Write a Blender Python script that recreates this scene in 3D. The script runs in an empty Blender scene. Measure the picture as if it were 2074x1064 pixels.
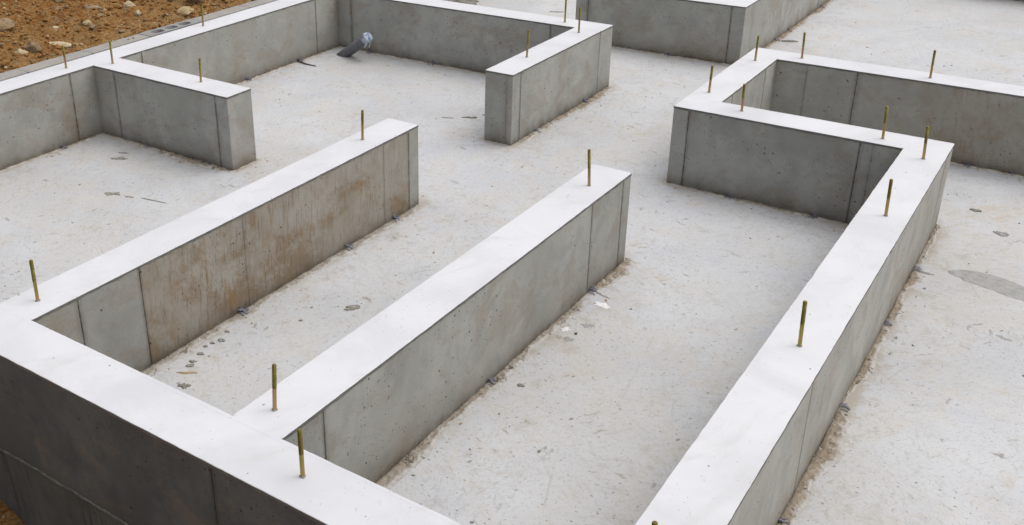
import bpy, math, random
import numpy as np
from mathutils import Vector, noise, Matrix
R = math.radians
random.seed(7)
S = bpy.context.scene
COL = S.collection

# ---------------------------------------------------------------- camera
cam = bpy.data.cameras.new("camera")
cam.sensor_width = 36.0
cam.lens = 35.57
cam.shift_x = 0.1105
cam.shift_y = -0.0630
cam.clip_start = 0.05
cam.clip_end = 500
co = bpy.data.objects.new("camera", cam)
co.location = (2.203, -1.317, 1.399)
co.rotation_euler = (1.14954156, 0.01683356, 0.62439452)
COL.objects.link(co)
S.camera = co

# ---------------------------------------------------------------- light
SUN_DIR = Vector((0.40, 0.40, 1.10)).normalized()      # towards the sun, behind cloud
world = bpy.data.worlds.new("World")
S.world = world
world.use_nodes = True
nt = world.node_tree
bg = nt.nodes["Background"]
sky = nt.nodes.new("ShaderNodeTexSky")
sky.sky_type = 'NISHITA'
sky.sun_disc = False
sky.sun_elevation = math.asin(SUN_DIR.z)
sky.sun_rotation = math.atan2(SUN_DIR.x, SUN_DIR.y)
sky.dust_density = 6.0
sky.air_density = 1.0
hs = nt.nodes.new("ShaderNodeHueSaturation")
hs.inputs["Saturation"].default_value = 0.34
nt.links.new(sky.outputs[0], hs.inputs["Color"])
nt.links.new(hs.outputs[0], bg.inputs["Color"])
bg.inputs["Strength"].default_value = 0.132
sun = bpy.data.lights.new("sun", 'SUN')
sun.energy = 1.2
sun.angle = R(145)
sun.color = (1.0, 0.985, 0.965)
so = bpy.data.objects.new("sun", sun)
so.rotation_euler = SUN_DIR.to_track_quat('Z', 'Y').to_euler()
so.location = (3, 2, 6)
COL.objects.link(so)
S.view_settings.view_transform = 'Standard'
S.view_settings.look = 'None'
S.view_settings.exposure = 0.04
S.view_settings.gamma = 1.0
S.render.engine = 'CYCLES'
S.cycles.max_bounces = 6

# ---------------------------------------------------------------- node helpers
class NT:
    def __init__(s, name):
        s.m = bpy.data.materials.new(name)
        s.m.use_nodes = True
        s.t = s.m.node_tree
        s.b = s.t.nodes["Principled BSDF"]
        g = s.t.nodes.new("ShaderNodeNewGeometry")
        s.pos = g.outputs["Position"]
    def n(s, typ, **kw):
        x = s.t.nodes.new(typ)
        for k, v in kw.items():
            if k[0] == '_':
                setattr(x, k[1:], v)
            else:
                x.inputs[k.replace('_', ' ')].default_value = v
        return x
    def l(s, a, b):
        s.t.links.new(a, b)
    def flat(s):
        """wall coordinates: run along the face, height"""
        sp = s.n("ShaderNodeSeparateXYZ"); s.l(s.pos, sp.inputs[0])
        cb = s.n("ShaderNodeCombineXYZ")
        s.l(s.math('ADD', sp.outputs[0], sp.outputs[1]), cb.inputs[0])
        s.l(sp.outputs[2], cb.inputs[1])
        return cb.outputs[0]
    def mapping(s, rot=(0, 0, 0), scale=(1, 1, 1), loc=(0, 0, 0), src=None):
        if any(rot) and tuple(scale) != (1, 1, 1):      # turn first, then stretch
            src = s.mapping(rot=rot, src=src); rot = (0, 0, 0)
        x = s.n("ShaderNodeMapping")
        x.inputs["Rotation"].default_value = rot
        x.inputs["Scale"].default_value = scale
        x.inputs["Location"].default_value = loc
        s.l(src or s.pos, x.inputs["Vector"])
        return x.outputs[0]
    def noise(s, vec, scale, detail=4, rough=.55, dist=0.0):
        x = s.n("ShaderNodeTexNoise")
        x.inputs["Scale"].default_value = scale
        x.inputs["Detail"].default_value = detail
        x.inputs["Roughness"].default_value = rough
        x.inputs["Distortion"].default_value = dist
        s.l(vec, x.inputs["Vector"])
        return x.outputs["Fac"]
    def ramp(s, fac, a, b, va=0.0, vb=1.0, smooth=True):
        x = s.n("ShaderNodeMapRange")
        x.interpolation_type = 'SMOOTHSTEP' if smooth else 'LINEAR'
        x.inputs["From Min"].default_value = a
        x.inputs["From Max"].default_value = b
        x.inputs["To Min"].default_value = va
        x.inputs["To Max"].default_value = vb
        s.l(fac, x.inputs["Value"])
        return x.outputs[0]
    def math(s, op, a, b=None, clamp=False):
        x = s.n("ShaderNodeMath", _operation=op)
        x.use_clamp = clamp
        for i, v in enumerate((a, b)):
            if v is None: continue
            if isinstance(v, (int, float)): x.inputs[i].default_value = v
            else: s.l(v, x.inputs[i])
        return x.outputs[0]
    def mix(s, fac, a, b, mode='MIX'):
        x = s.n("ShaderNodeMix", _data_type='RGBA', _blend_type=mode)
        if isinstance(fac, (int, float)): x.inputs[0].default_value = fac
        else: s.l(fac, x.inputs[0])
        for i, v in ((6, a), (7, b)):
            if isinstance(v, tuple): x.inputs[i].default_value = (*v, 1)
            else: s.l(v, x.inputs[i])
        return x.outputs[2]
    def vor(s, vec, scale, rand=1.0, feature='F1'):
        x = s.n("ShaderNodeTexVoronoi")
        x.feature = feature
        x.inputs["Scale"].default_value = scale
        x.inputs["Randomness"].default_value = rand
        s.l(vec, x.inputs["Vector"])
        return x
    def spots(s, vec, scale, rmax, thr, seed=0.0):
        """round pits: voronoi cells picked at random, each with its own radius"""
        v = s.vor(vec, scale)
        v.voronoi_dimensions = '2D'
        sep = s.n("ShaderNodeSeparateColor")
        s.l(v.outputs["Color"], sep.inputs[0])
        rad = s.ramp(sep.outputs[0], thr, 1.0, rmax*.25, rmax, smooth=False)
        rad = s.math('SUBTRACT', rad, s.ramp(sep.outputs[0], thr, thr-.0001, 0, 1, smooth=False))
        d = s.math('SUBTRACT', rad, v.outputs["Distance"])
        return s.ramp(d, 0.0, rmax*.30, 0, 1)
    def bump(s, h, strength=.3, dist=.002, prev=None):
        x = s.n("ShaderNodeBump")
        x.inputs["Strength"].default_value = strength
        x.inputs["Distance"].default_value = dist
        s.l(h, x.inputs["Height"])
        if prev is not None: s.l(prev, x.inputs["Normal"])
        return x.outputs[0]
    def out(s, color, rough=.8, normal=None, spec=.25, metal=0.0):
        if isinstance(color, tuple): s.b.inputs["Base Color"].default_value = (*color, 1)
        else: s.l(color, s.b.inputs["Base Color"])
        if isinstance(rough, (int, float)): s.b.inputs["Roughness"].default_value = rough
        else: s.l(rough, s.b.inputs["Roughness"])
        s.b.inputs["Specular IOR Level"].default_value = spec
        s.b.inputs["Metallic"].default_value = metal
        if normal is not None: s.l(normal, s.b.inputs["Normal"])
        return s.m

# ---------------------------------------------------------------- materials
def concrete_wall(name, ca, cb, dirt=1.0):
    g = NT(name)
    att = g.n("ShaderNodeAttribute", _attribute_name="mask")
    sep = g.n("ShaderNodeSeparateColor")
    g.l(att.outputs["Color"], sep.inputs[0])
    stain, damp, seam = sep.outputs[0], sep.outputs[1], sep.outputs[2]
    tone = att.outputs["Alpha"]
    n1 = g.noise(g.pos, 3.2, 6, .6)
    c = g.mix(g.ramp(n1, .38, .62), ca, cb)
    n2 = g.noise(g.mapping(loc=(3, 7, 1)), 9, 6, .65, .4)
    c = g.mix(g.ramp(n2, .44, .66, 0, .45), c, (ca[0]*.78, ca[1]*.80, ca[2]*.84))
    n2b = g.noise(g.mapping(loc=(13, 2, 5)), 6, 7, .7, .8)
    c = g.mix(g.ramp(n2b, .50, .70, 0, .25), c, (cb[0]*1.18, cb[1]*1.17, cb[2]*1.15))
    # broad warm discolouring everywhere, faint
    n3 = g.noise(g.mapping(loc=(5, 1, 9), scale=(1, 1, 1.3)), 5, 8, .68, .5)
    c = g.mix(g.ramp(n3, .50, .62, 0, .34), c, (.27, .20, .135))
    # fine grain
    n4 = g.noise(g.pos, 190, 3, .7)
    c = g.mix(g.ramp(n4, .25, .75, 0, .20), c, (ca[0]*.6, ca[1]*.6, ca[2]*.6))
    # rust / soil stain
    ns = g.noise(g.mapping(rot=(.5, .2, .3), scale=(1, .75, 1.1), loc=(1.5, .3, 2)), 6.0, 12, .80, .15)
    c = g.mix(g.ramp(stain, .05, .6, 0, .42), c, (.315, .262, .205))
    sm = g.math('MULTIPLY', g.ramp(g.math('ADD', ns, g.math('MULTIPLY', stain, .16)), .53, .70), g.ramp(stain, 0, .55))
    c = g.mix(g.math('MULTIPLY', g.math('MULTIPLY', sm, .72), g.ramp(g.noise(g.mapping(loc=(6, 1, 7)), 3.8, 3), .40, .58, .25, 1)), c, (.205, .138, .070))
    nr = g.noise(g.mapping(scale=(2.4, 2.4, .55), loc=(4, 4, 4)), 9, 8, .75, .3)
    so_ = g.math('MULTIPLY', g.ramp(nr, .53, .60), g.ramp(stain, .4, .9))
    c = g.mix(g.math('MULTIPLY', so_, .60), c, (.27, .150, .042))
    ng = g.noise(g.mapping(scale=(7, 7, .5), rot=(.06, .05, 0)), 16, 6, .8, .2)
    c = g.mix(g.math('MULTIPLY', g.ramp(ng, .54, .60, 0, .5), g.ramp(stain, .15, .8)), c, (.12, .07, .04))
    # damp foot of the wall
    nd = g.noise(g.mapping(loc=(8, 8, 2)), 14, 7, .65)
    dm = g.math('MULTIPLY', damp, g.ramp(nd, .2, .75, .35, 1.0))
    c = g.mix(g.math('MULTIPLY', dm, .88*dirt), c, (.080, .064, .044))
    # panel tone
    c = g.mix(1.0, c, tone_rgb(g, tone), 'MULTIPLY')
    # blow holes of several sizes
    fl = g.flat()
    nn = g.ramp(g.noise(g.mapping(loc=(2, 2, 9)), 3.0, 3), .40, .60)
    n_b = g.ramp(g.noise(g.mapping(loc=(7, 2, 1)), 2.6, 2), .42, .56)
    s1 = g.math('MULTIPLY', g.spots(g.mapping(src=fl, scale=(1, .85, 1)), 13, .060, .68), n_b)
    s2 = g.math('MULTIPLY', g.spots(g.mapping(src=fl, loc=(4, 1, 0), scale=(1, .8, 1)), 30, .105, .62), g.ramp(nn, 0, 1, .12, 1))
    s3 = g.math('MULTIPLY', g.spots(g.mapping(src=fl, loc=(9, 3, 0)), 70, .16, .74), g.ramp(nn, 0, 1, .25, 1))
    sp = g.math('MAXIMUM', g.math('MAXIMUM', s1, s2), s3)
    c = g.mix(g.math('MULTIPLY', sp, .85), c, (.035, .030, .026))
    # seam
    nz = g.noise(g.mapping(loc=(1, 9, 4)), 30, 5, .7)
    sk = g.math('MULTIPLY', seam, g.ramp(nz, .25, .62, .35, 1))
    c = g.mix(sk, c, (.045, .032, .022))
    b = g.bump(n4, .25, .0006)
    b = g.bump(g.math('SUBTRACT', 1.0, sp), .8, .002, b)
    b = g.bump(n2, .2, .004, b)
    return g.out(c, g.ramp(n2, .3, .7, .62, .85), b, .3)

def tone_rgb(g, tone):
    x = g.n("ShaderNodeCombineColor")
    g.l(tone, x.inputs[0]); g.l(tone, x.inputs[1])
    g.l(g.math('MULTIPLY', tone, 1.0), x.inputs[2])
    return x.outputs[0]

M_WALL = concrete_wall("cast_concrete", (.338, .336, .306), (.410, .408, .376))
M_FRONT = concrete_wall("cast_concrete_shaded", (.100, .108, .110), (.140, .149, .150))  # darker copy of the wall concrete, outer face's shade put into the colour

def top_white():
    g = NT("levelling_mortar_top")
    n1 = g.noise(g.pos, 3.0, 6, .6, .6)
    c = g.mix(g.ramp(n1, .35, .7), (.655, .657, .678), (.575, .577, .597))
    n2 = g.noise(g.mapping(rot=(0, 0, .5), scale=(1, .35, 1)), 7, 9, .72, 1.2)
    c = g.mix(g.ramp(n2, .54, .70, 0, .5), c, (.53, .525, .515))
    n3 = g.noise(g.pos, 260, 3, .7)
    c = g.mix(g.ramp(n3, .55, .8, 0, .35), c, (.50, .49, .475))
    # small grey and brown grains lying in the skin
    s1 = g.spots(g.mapping(scale=(1, .75, 1)), 14, .055, .86)
    s2 = g.spots(g.mapping(scale=(1, 1.3, 1), loc=(3, 3, 0)), 45, .09, .88)
    sp = g.math('MAXIMUM', s1, s2)
    c = g.mix(g.math('MULTIPLY', sp, .75), c, (.20, .18, .15))
    n5 = g.noise(g.mapping(rot=(0, 0, .9), scale=(1, 3, 1), loc=(6, 2, 0)), 26, 5, .7, .5)
    n6 = g.noise(g.mapping(loc=(1, 5, 0)), 3.3, 3)
    sc = g.math('MULTIPLY', g.ramp(n5, .60, .68), g.ramp(n6, .5, .62))
    c = g.mix(g.math('MULTIPLY', sc, .5), c, (.42, .36, .28))
    b = g.bump(n3, .25, .0006)
    b = g.bump(n1, .5, .006, b)
    b = g.bump(n2, .25, .002, b)
    return g.out(c, g.ramp(n1, .3, .7, .50, .72), b, .3)
M_TOP = top_white()

def edge_grey():
    g = NT("levelling_mortar_edge")
    n1 = g.noise(g.pos, 22, 6, .7)
    c = g.mix(g.ramp(n1, .3, .7), (.125, .122, .112), (.185, .18, .165))
    n2 = g.noise(g.mapping(loc=(2, 5, 1)), 9, 5, .7)
    c = g.mix(g.ramp(n2, .58, .72, 0, .6), c, (.16, .12, .08))
    return g.out(c, .8, g.bump(n1, .5, .002), .2)
M_EDGE = edge_grey()

def slab_mat():
    g = NT("trowelled_concrete_slab")
    att = g.n("ShaderNodeAttribute", _attribute_name="mask")
    sep = g.n("ShaderNodeSeparateColor")
    g.l(att.outputs["Color"], sep.inputs[0])
    near = sep.outputs[0]
    n1 = g.noise(g.pos, 1.6, 6, .6, .4)
    c = g.mix(g.ramp(n1, .3, .7), (.485, .498, .515), (.560, .570, .588))
    # cleaner bluish skin in places and next to the walls
    n2 = g.noise(g.mapping(loc=(3, 3, 3)), 2.7, 7, .62, .5)
    bl = g.math('ADD', g.ramp(n2, .46, .66, 0, .55), g.math('MULTIPLY', near, .45), True)
    c = g.mix(bl, c, (.470, .488, .530))
    # cream clouds
    n3 = g.noise(g.mapping(loc=(7, 1, 0), scale=(1, 1, 1)), 4.2, 10, .74, .5)
    cream = g.math('MULTIPLY', g.ramp(n3, .46, .58), g.ramp(near, 0, 1, .9, .4))
    c = g.mix(g.math('MULTIPLY', cream, .38), c, (.525, .48, .415))
    # scratchy brown swept marks in several directions
    for k, (rot, sc, lo, hi, amt, colr) in enumerate((
            (0.55, (1.0, 3.6, 1), .525, .61, .36, (.38, .315, .225)),
            (-.35, (1.0, 4.5, 1), .53, .61, .34, (.33, .295, .245)),
            (2.05, (1.0, 4.0, 1), .53, .61, .32, (.37, .32, .255)),
            (1.25, (1.0, 5.0, 1), .53, .61, .32, (.29, .265, .23)))):
        v = g.mapping(rot=(0, 0, rot), scale=sc, loc=(k*3.1, k*1.7, 0))
        a = g.noise(v, 10.5, 12, .80, .35)
        w = g.noise(g.mapping(loc=(k*5.0+1, 2.0-k, 0)), 3.3, 5, .65, .4)
        m = g.math('MULTIPLY', g.ramp(a, lo, hi), g.ramp(w, .48, .58))
        c = g.mix(g.math('MULTIPLY', m, amt), c, colr)
    # ochre blotches, few
    n7 = g.noise(g.mapping(loc=(11, 4, 0)), 3.6, 9, .78, .4)
    c = g.mix(g.ramp(n7, .585, .66, 0, .38), c, (.46, .34, .19))
    nb = g.noise(g.mapping(loc=(21, 4, 0)), .9, 7, .62, .8)
    c = g.mix(g.ramp(nb, .50, .62, 0, .30), c, (.44, .425, .395))
    c = g.mix(g.ramp(nb, .48, .38, 0, .30), c, (.58, .59, .60))
    # fine grit scratches
    n9 = g.noise(g.mapping(loc=(2, 8, 0)), 4.1, 4, .6)
    for k, (rot, sc_) in enumerate(((.7, 2.6), (-.9, 3.2))):
        n8 = g.noise(g.mapping(rot=(0, 0, rot), scale=(1, sc_, 1), loc=(k*4, 1, 0)), 46, 6, .75, .6)
        gm = g.math('MULTIPLY', g.ramp(n8, .555, .62), g.ramp(n9, .38, .60, .15, 1) if k == 0 else g.ramp(n9, .62, .42, .1, 1))
        c = g.mix(g.math('MULTIPLY', gm, .42), c, (.26, .24, .21))
    # grey specks and pits
    s1 = g.math('MULTIPLY', g.spots(g.mapping(scale=(1, .5, 1), rot=(0, 0, .4)), 13, .070, .62), g.ramp(n9, .42, .54))
    s2 = g.math('MULTIPLY', g.spots(g.mapping(scale=(.7, 1.2, 1), loc=(5, 2, 0)), 34, .12, .50), g.ramp(n9, .38, .58, .2, 1))
    s3 = g.spots(g.mapping(loc=(1, 2, 0)), 80, .18, .62)
    sp = g.math('MAXIMUM', g.math('MAXIMUM', s1, s2), g.math('MULTIPLY', s3, .6))
    c = g.mix(g.math('MULTIPLY', sp, .72), c, (.16, .145, .12))
    # ragged dashes and dabs of dried slurry, sparse, several directions
    cl = g.n("ShaderNodeTexNoise"); cl.inputs["Scale"].default_value = 22; cl.inputs["Detail"].default_value = 5
    cl.inputs["Roughness"].default_value = .75
    g.l(g.pos, cl.inputs["Vector"])
    dv = g.n("ShaderNodeVectorMath", _operation='MULTIPLY_ADD')
    g.l(cl.outputs["Color"], dv.inputs[0]); dv.inputs[1].default_value = (.05, .05, .05); g.l(g.pos, dv.inputs[2])
    for k, (rot, sc, S_, rm, th, amt, colr) in enumerate((
            (.3, (.38, 1.7, 1), 9, .11, .62, .70, (.23, .205, .165)),
            (-.8, (.30, 2.0, 1), 12, .11, .58, .66, (.26, .225, .175)),
            (1.4, (.42, 1.5, 1), 10, .10, .66, .66, (.22, .20, .17)),
            (.9, (.8, 1.2, 1), 18, .12, .60, .66, (.25, .235, .21)))):
        q = g.spots(g.mapping(src=dv.outputs[0], rot=(0, 0, rot), scale=sc, loc=(k*2.2, k, 0)), S_, rm, th)
        w = g.noise(g.mapping(loc=(k*7.0, 4, 0)), 2.6, 4, .65)
        q = g.math('MULTIPLY', q, g.ramp(w, .47, .54))
        q = g.math('MULTIPLY', q, g.ramp(n8, .38, .50, .4, 1))
        c = g.mix(g.math('MULTIPLY', q, amt), c, colr)
    # brown grime and slurry film creeping out from the foot of the walls
    foot, wide = sep.outputs[1], sep.outputs[2]
    nf = g.noise(g.mapping(loc=(5, 5, 0)), 7, 9, .72, .3)
    fm = g.ramp(g.math('ADD', g.math('MULTIPLY', foot, .42), g.math('MULTIPLY', nf, 1.0)), .56, .86)
    c = g.mix(g.math('MULTIPLY', fm, .70), c, (.34, .28, .205))
    nf2 = g.noise(g.mapping(loc=(1, 5, 0)), 15, 9, .78, .2)
    fm2 = g.math('MULTIPLY', g.ramp(nf2, .53, .60), g.ramp(wide, .25, .8))
    c = g.mix(g.math('MULTIPLY', fm2, .42), c, (.33, .29, .235))
    # hair cracks / trowel arcs
    va = g.vor(g.mapping(loc=(.4, .2, 0), scale=(1, .8, 1)), 1.7, 1.0, 'DISTANCE_TO_EDGE')
    w2 = g.noise(g.mapping(loc=(9, 9, 0)), 5, 5)
    cr = g.math('MULTIPLY', g.ramp(va.outputs["Distance"], 0.0, .006, 1, 0), g.ramp(w2, .52, .62, 0, .35))
    c = g.mix(cr, c, (.33, .30, .26))
    # grain
    n10 = g.noise(g.pos, 210, 3, .75)
    c = g.mix(g.ramp(n10, .35, .8, 0, .26), c, (.40, .385, .36))
    b = g.bump(n10, .3, .0008)
    b = g.bump(n2, .25, .006, b)
    b = g.bump(g.math('SUBTRACT', 1.0, sp), .5, .0015, b)
    return g.out(c, g.ramp(n2, .3, .7, .55, .8), b, .3)
M_SLAB = slab_mat()

def residue_mat():
    g = NT("rough_mortar_residue")
    att = g.n("ShaderNodeAttribute", _attribute_name="mask")
    sep = g.n("ShaderNodeSeparateColor")
    g.l(att.outputs["Color"], sep.inputs[0])
    rim, warm, gap = sep.outputs[0], sep.outputs[1], sep.outputs[2]
    n1 = g.noise(g.pos, 26, 8, .75, .4)
    c = g.mix(warm, (.345, .32, .285), (.30, .225, .14))
    c = g.mix(g.ramp(n1, .42, .62, 0, .75), c, (.235, .190, .140))
    n2 = g.noise(g.mapping(loc=(4, 2, 2)), 48, 8, .8)
    c = g.mix(g.ramp(n2, .48, .64, 0, .6), c, (.46, .435, .39))
    rn = g.math('MULTIPLY', rim, g.ramp(n1, .60, .40, .6, 1))
    c = g.mix(g.math('MULTIPLY', rn, .9), c, (.50, .49, .475))
    n3 = g.noise(g.mapping(loc=(1, 7, 2)), 30, 9, .85, .3)
    c = g.mix(g.ramp(n3, .54, .60, 0, .85), c, (.085, .07, .052))
    sp = g.spots(g.pos, 85, .20, .35)
    c = g.mix(g.math('MULTIPLY', sp, g.ramp(rim, 0, 1, .9, .1)), c, (.06, .052, .04))
    c = g.mix(g.math('MULTIPLY', gap, .85), c, (.06, .05, .04))
    b = g.bump(n1, .7, .006)
    b = g.bump(n2, .6, .003, b)
    return g.out(c, .9, b, .15)
M_RES = residue_mat()

def simple(name, c1, c2, scale=30, rough=.8, bump=.4, bd=.002, spec=.25, metal=0.0, det=6):
    g = NT(name)
    n1 = g.noise(g.pos, scale, det, .7, .3)
    c = g.mix(g.ramp(n1, .35, .65), c1, c2)
    return g.out(c, rough, g.bump(n1, bump, bd), spec, metal)
M_TIE = simple("dull_form_strap", (.075, .080, .115), (.19, .195, .25), 90, .55, .6, .002, .4)
M_MORT_D = simple("dark_mortar_smear", (.19, .18, .155), (.33, .315, .28), 90, .9, .7, .002)
M_MORT_W = simple("white_levelling_splash", (.70, .70, .70), (.80, .80, .80), 40, .6, .2, .001)
M_PATCH = simple("grey_patching_mortar", (.29, .288, .278), (.37, .366, .352), 40, .85, .5, .001, det=9)
M_BROWN = simple("brown_soil_smear", (.30, .21, .12), (.42, .31, .19), 60, .9, .5, .001)
M_ROD = simple("blackened_offcut", (.05, .045, .04), (.13, .11, .09), 50, .7)
M_CHIP = simple("fresh_mortar_chip", (.58, .56, .52), (.68, .66, .63), 50, .8)
M_COLLAR = simple("bolt_collar_mortar", (.20, .195, .18), (.33, .32, .30), 200, .9)

def bolt_mat(name, a, b, c3):
    g = NT(name)
    oi = g.n("ShaderNodeObjectInfo")
    tc = g.n("ShaderNodeTexCoord")
    n1 = g.noise(g.mapping(scale=(1, 1, .7)), 38, 4, .6, .5)
    c = g.mix(g.ramp(n1, .38, .62), a, b)
    n2 = g.noise(g.mapping(loc=(3, 2, 1)), 22, 3, .5, .4)
    c = g.mix(g.ramp(n2, .5, .68, 0, .8), c, c3)
    return g.out(c, g.ramp(n1, .3, .7, .30, .45), None, .5, .75)
M_THREAD = bolt_mat("zinc_yellow_thread", (.16, .135, .025), (.27, .24, .05), (.17, .09, .035))
M_SHANK = bolt_mat("zinc_yellow_shank", (.40, .26, .13), (.33, .27, .06), (.48, .21, .19))

def pipe_mat():
    g = NT("dark_grey_pvc")
    n1 = g.noise(g.pos, 20, 5, .6)
    c = g.mix(g.ramp(n1, .4, .7, 0, .6), (.095, .098, .115), (.15, .147, .15))
    return g.out(c, .42, g.bump(n1, .1, .001), .45)
M_PIPE = pipe_mat()
M_TAPE = simple("pale_wrapping_tape", (.26, .31, .38), (.44, .48, .52), 45, .35, .8, .004, .5)
M_BLUE = simple("blue_tape_print", (.05, .12, .34), (.08, .18, .45), 40, .5)
M_TEXTP = simple("pipe_print", (.015, .015, .02), (.025, .025, .03), 30, .6)

def block_mat(name, a, b, c3):
    g = NT(name)
    n1 = g.noise(g.pos, 7, 7, .7, .5)
    c = g.mix(g.ramp(n1, .35, .65), a, b)
    n2 = g.noise(g.pos, 170, 4, .8)
    c = g.mix(g.ramp(n2, .45, .7, 0, .5), c, (a[0]*.5, a[1]*.5, a[2]*.5))
    n3 = g.noise(g.mapping(loc=(3, 1, 1)), 11, 7, .7)
    c = g.mix(g.ramp(n3, .55, .72, 0, .7), c, c3)
    b_ = g.bump(n2, .7, .002)
    return g.out(c, .92, b_, .15)
M_BLOCK = block_mat("concrete_block", (.26, .258, .255), (.32, .315, .305), (.28, .235, .18))
M_GROUT = block_mat("block_top_mortar", (.31, .30, .285), (.36, .335, .305), (.34, .26, .175))
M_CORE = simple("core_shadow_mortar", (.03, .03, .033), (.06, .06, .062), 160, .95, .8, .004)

def dirt_mat():
    g = NT("orange_brown_soil")
    att = g.n("ShaderNodeAttribute", _attribute_name="mask")
    sep = g.n("ShaderNodeSeparateColor")
    g.l(att.outputs["Color"], sep.inputs[0])
    n1 = g.noise(g.pos, 4.5, 9, .72, .6)
    c = g.mix(g.ramp(n1, .42, .56), (.20, .068, .011), (.27, .128, .034))
    n2 = g.noise(g.mapping(loc=(2, 2, 2)), 13, 9, .75, .5)
    c = g.mix(g.ramp(n2, .47, .58, 0, .8), c, (.28, .172, .070))
    c = g.mix(g.math('MULTIPLY', sep.outputs[0], g.ramp(n2, .3, .6, .4, .9)), c, (.31, .20, .088))
    n3 = g.noise(g.mapping(loc=(5, 1, 2)), 55, 7, .8, .4)
    c = g.mix(g.ramp(n3, .53, .60, 0, .55), c, (.36, .26, .14))
    c = g.mix(g.ramp(n3, .47, .40, 0, .8), c, (.075, .032, .010))
    b = g.bump(n3, .9, .008)
    b = g.bump(n2, .8, .02, b)
    return g.out(c, .95, b, .1)
M_DIRT = dirt_mat()
def rock_mat(name, a, b, c3):
    g = NT(name)
    n1 = g.noise(g.pos, 22, 8, .7, .4)
    c = g.mix(g.ramp(n1, .35, .62), a, b)
    n2 = g.noise(g.mapping(loc=(1, 1, 4)), 60, 6, .75)
    c = g.mix(g.ramp(n2, .5, .68, 0, .7), c, c3)
    return g.out(c, .93, g.bump(n2, .9, .005, g.bump(n1, .6, .01)), .12)
M_RK_TAN = rock_mat("tan_stone", (.36, .26, .13), (.50, .40, .25), (.30, .18, .08))
M_RK_DK = rock_mat("brown_stone", (.20, .14, .085), (.31, .225, .13), (.12, .075, .04))
M_RK_PALE = rock_mat("pale_stone", (.42, .33, .20), (.54, .45, .31), (.42, .29, .15))
M_RK_GREY = rock_mat("grey_stone", (.24, .19, .125), (.34, .28, .20), (.2, .14, .08))

# ---------------------------------------------------------------- mesh helpers
def fn(x, y, z=0.0):
    return noise.noise(Vector((x, y, z)))
def fr(x, y, z=0.0, o=4):
    return noise.fractal(Vector((x, y, z)), 0.9, 2.1, o)

class MB:
    def __init__(s):
        s.v = []; s.f = []; s.mi = []; s.mask = []
    def add(s, verts, faces, mi=0, mask=None):
        o = len(s.v)
        s.v += [tuple(v) for v in verts]
        s.f += [tuple(i+o for i in f) for f in faces]
        s.mi += [mi]*len(faces)
        s.mask += (mask if mask is not None else [(0, 0, 0, 1)]*len(verts))
    def build(s, name, mats, parent=None, origin=(0, 0, 0), smooth=False):
        me = bpy.data.meshes.new(name)
        ox, oy, oz = origin
        me.from_pydata([(x-ox, y-oy, z-oz) for x, y, z in s.v], [], s.f)
        for m in (mats if isinstance(mats, (list, tuple)) else [mats]):
            me.materials.append(m)
        me.polygons.foreach_set("material_index", s.mi)
        if smooth:
            me.polygons.foreach_set("use_smooth", [True]*len(s.f))
        a = me.color_attributes.new("mask", 'FLOAT_COLOR', 'POINT')
        a.data.foreach_set("color", np.array(s.mask, dtype=np.float32).ravel())
        me.update()
        ob = bpy.data.objects.new(name, me)
        COL.objects.link(ob)
        if parent is not None:
            ob.parent = parent
        else:
            ob.location = origin
        return ob

def tag(o, label, cat, group=None, kind=None):
    o["label"] = label
    if cat: o["category"] = cat
    if group: o["group"] = group
    if kind: o["kind"] = kind
    return o
def empty(name, loc, label, cat, group=None):
    o = bpy.data.objects.new(name, None)
    o.empty_display_size = .05
    o.location = loc
    COL.objects.link(o)
    return tag(o, label, cat, group)
def grid_faces(nr, nc, flip=False):
    f = []
    for i in range(nr-1):
        for j in range(nc-1):
            a = i*nc+j
            q = (a, a+1, a+nc+1, a+nc)
            f.append(q[::-1] if flip else q)
    return f

H_ = 0.350       # wall height over the slab
# ---------------------------------------------------------------- walls
# plan rectangles (x0, x1, y0, y1), metres
RECTS = {
 'F':  (-1.962, 3.9, -.150, 0.0),
 'A':  (-.148, .002, 0.0, 1.831),
 'B':  (.754, .904, 0.0, 1.838),
 'C':  (1.656, 1.802, 0.0, 2.762),
 'P':  (.766, 1.656, 2.607, 2.762),
 'PL': (.766, .913, 2.762, 3.520),
 'Q':  (.766, 4.6, 3.520, 3.670),
 'H':  (-1.962, -1.805, 0.0, 7.07),
 'G':  (-1.805, -.903, 1.660, 1.815),
 'K':  (-1.805, -.012, 3.542, 3.694),
 'M':  (-.163, -.014, 2.620, 3.542),
 'N':  (-.612, .452, 4.460, 4.612),
 'NR': (.300, .452, 4.612, 7.07),
 'Z':  (-1.962, 5.2, 7.07, 7.22),
}
SHEAR = {'B': .0078}      # the second stub runs very slightly out of square
def shx(k, x, y):
    return x + SHEAR.get(k, 0.0)*(y-RECTS[k][2])
SEAMS = {
 ('F', 'S'): [.834, 2.3], ('F', 'N'): [],
 ('A', 'E'): [.151, .374, 1.594, 1.762, .813],
 ('B', 'E'): [.143, 1.533, 1.774],
 ('C', 'E'): [1.95, 2.615, .9], ('C', 'W'): [.5, 1.3],
 ('P', 'S'): [.834, 1.507, 1.554], ('PL', 'E'): [2.908, 3.362],
 ('Q', 'S'): [1.058, 1.282, 2.9], ('N', 'S'): [-.528, .373], ('NR', 'E'): [4.525, 5.19, 6.1],
 ('H', 'E'): [1.518, .7, 1.962, 3.332], ('G', 'S'): [-1.656, -.978], ('G', 'E'): [],
 ('K', 'S'): [-1.695, -.309], ('M', 'E'): [2.697, 3.641], ('M', 'S'): [-.045],
}
FAINT = {('A', .813), ('A', 1.594), ('P', 1.554), ('Q', 1.058), ('M', -.045), ('C', 1.95), ('NR', 5.19)}
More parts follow.
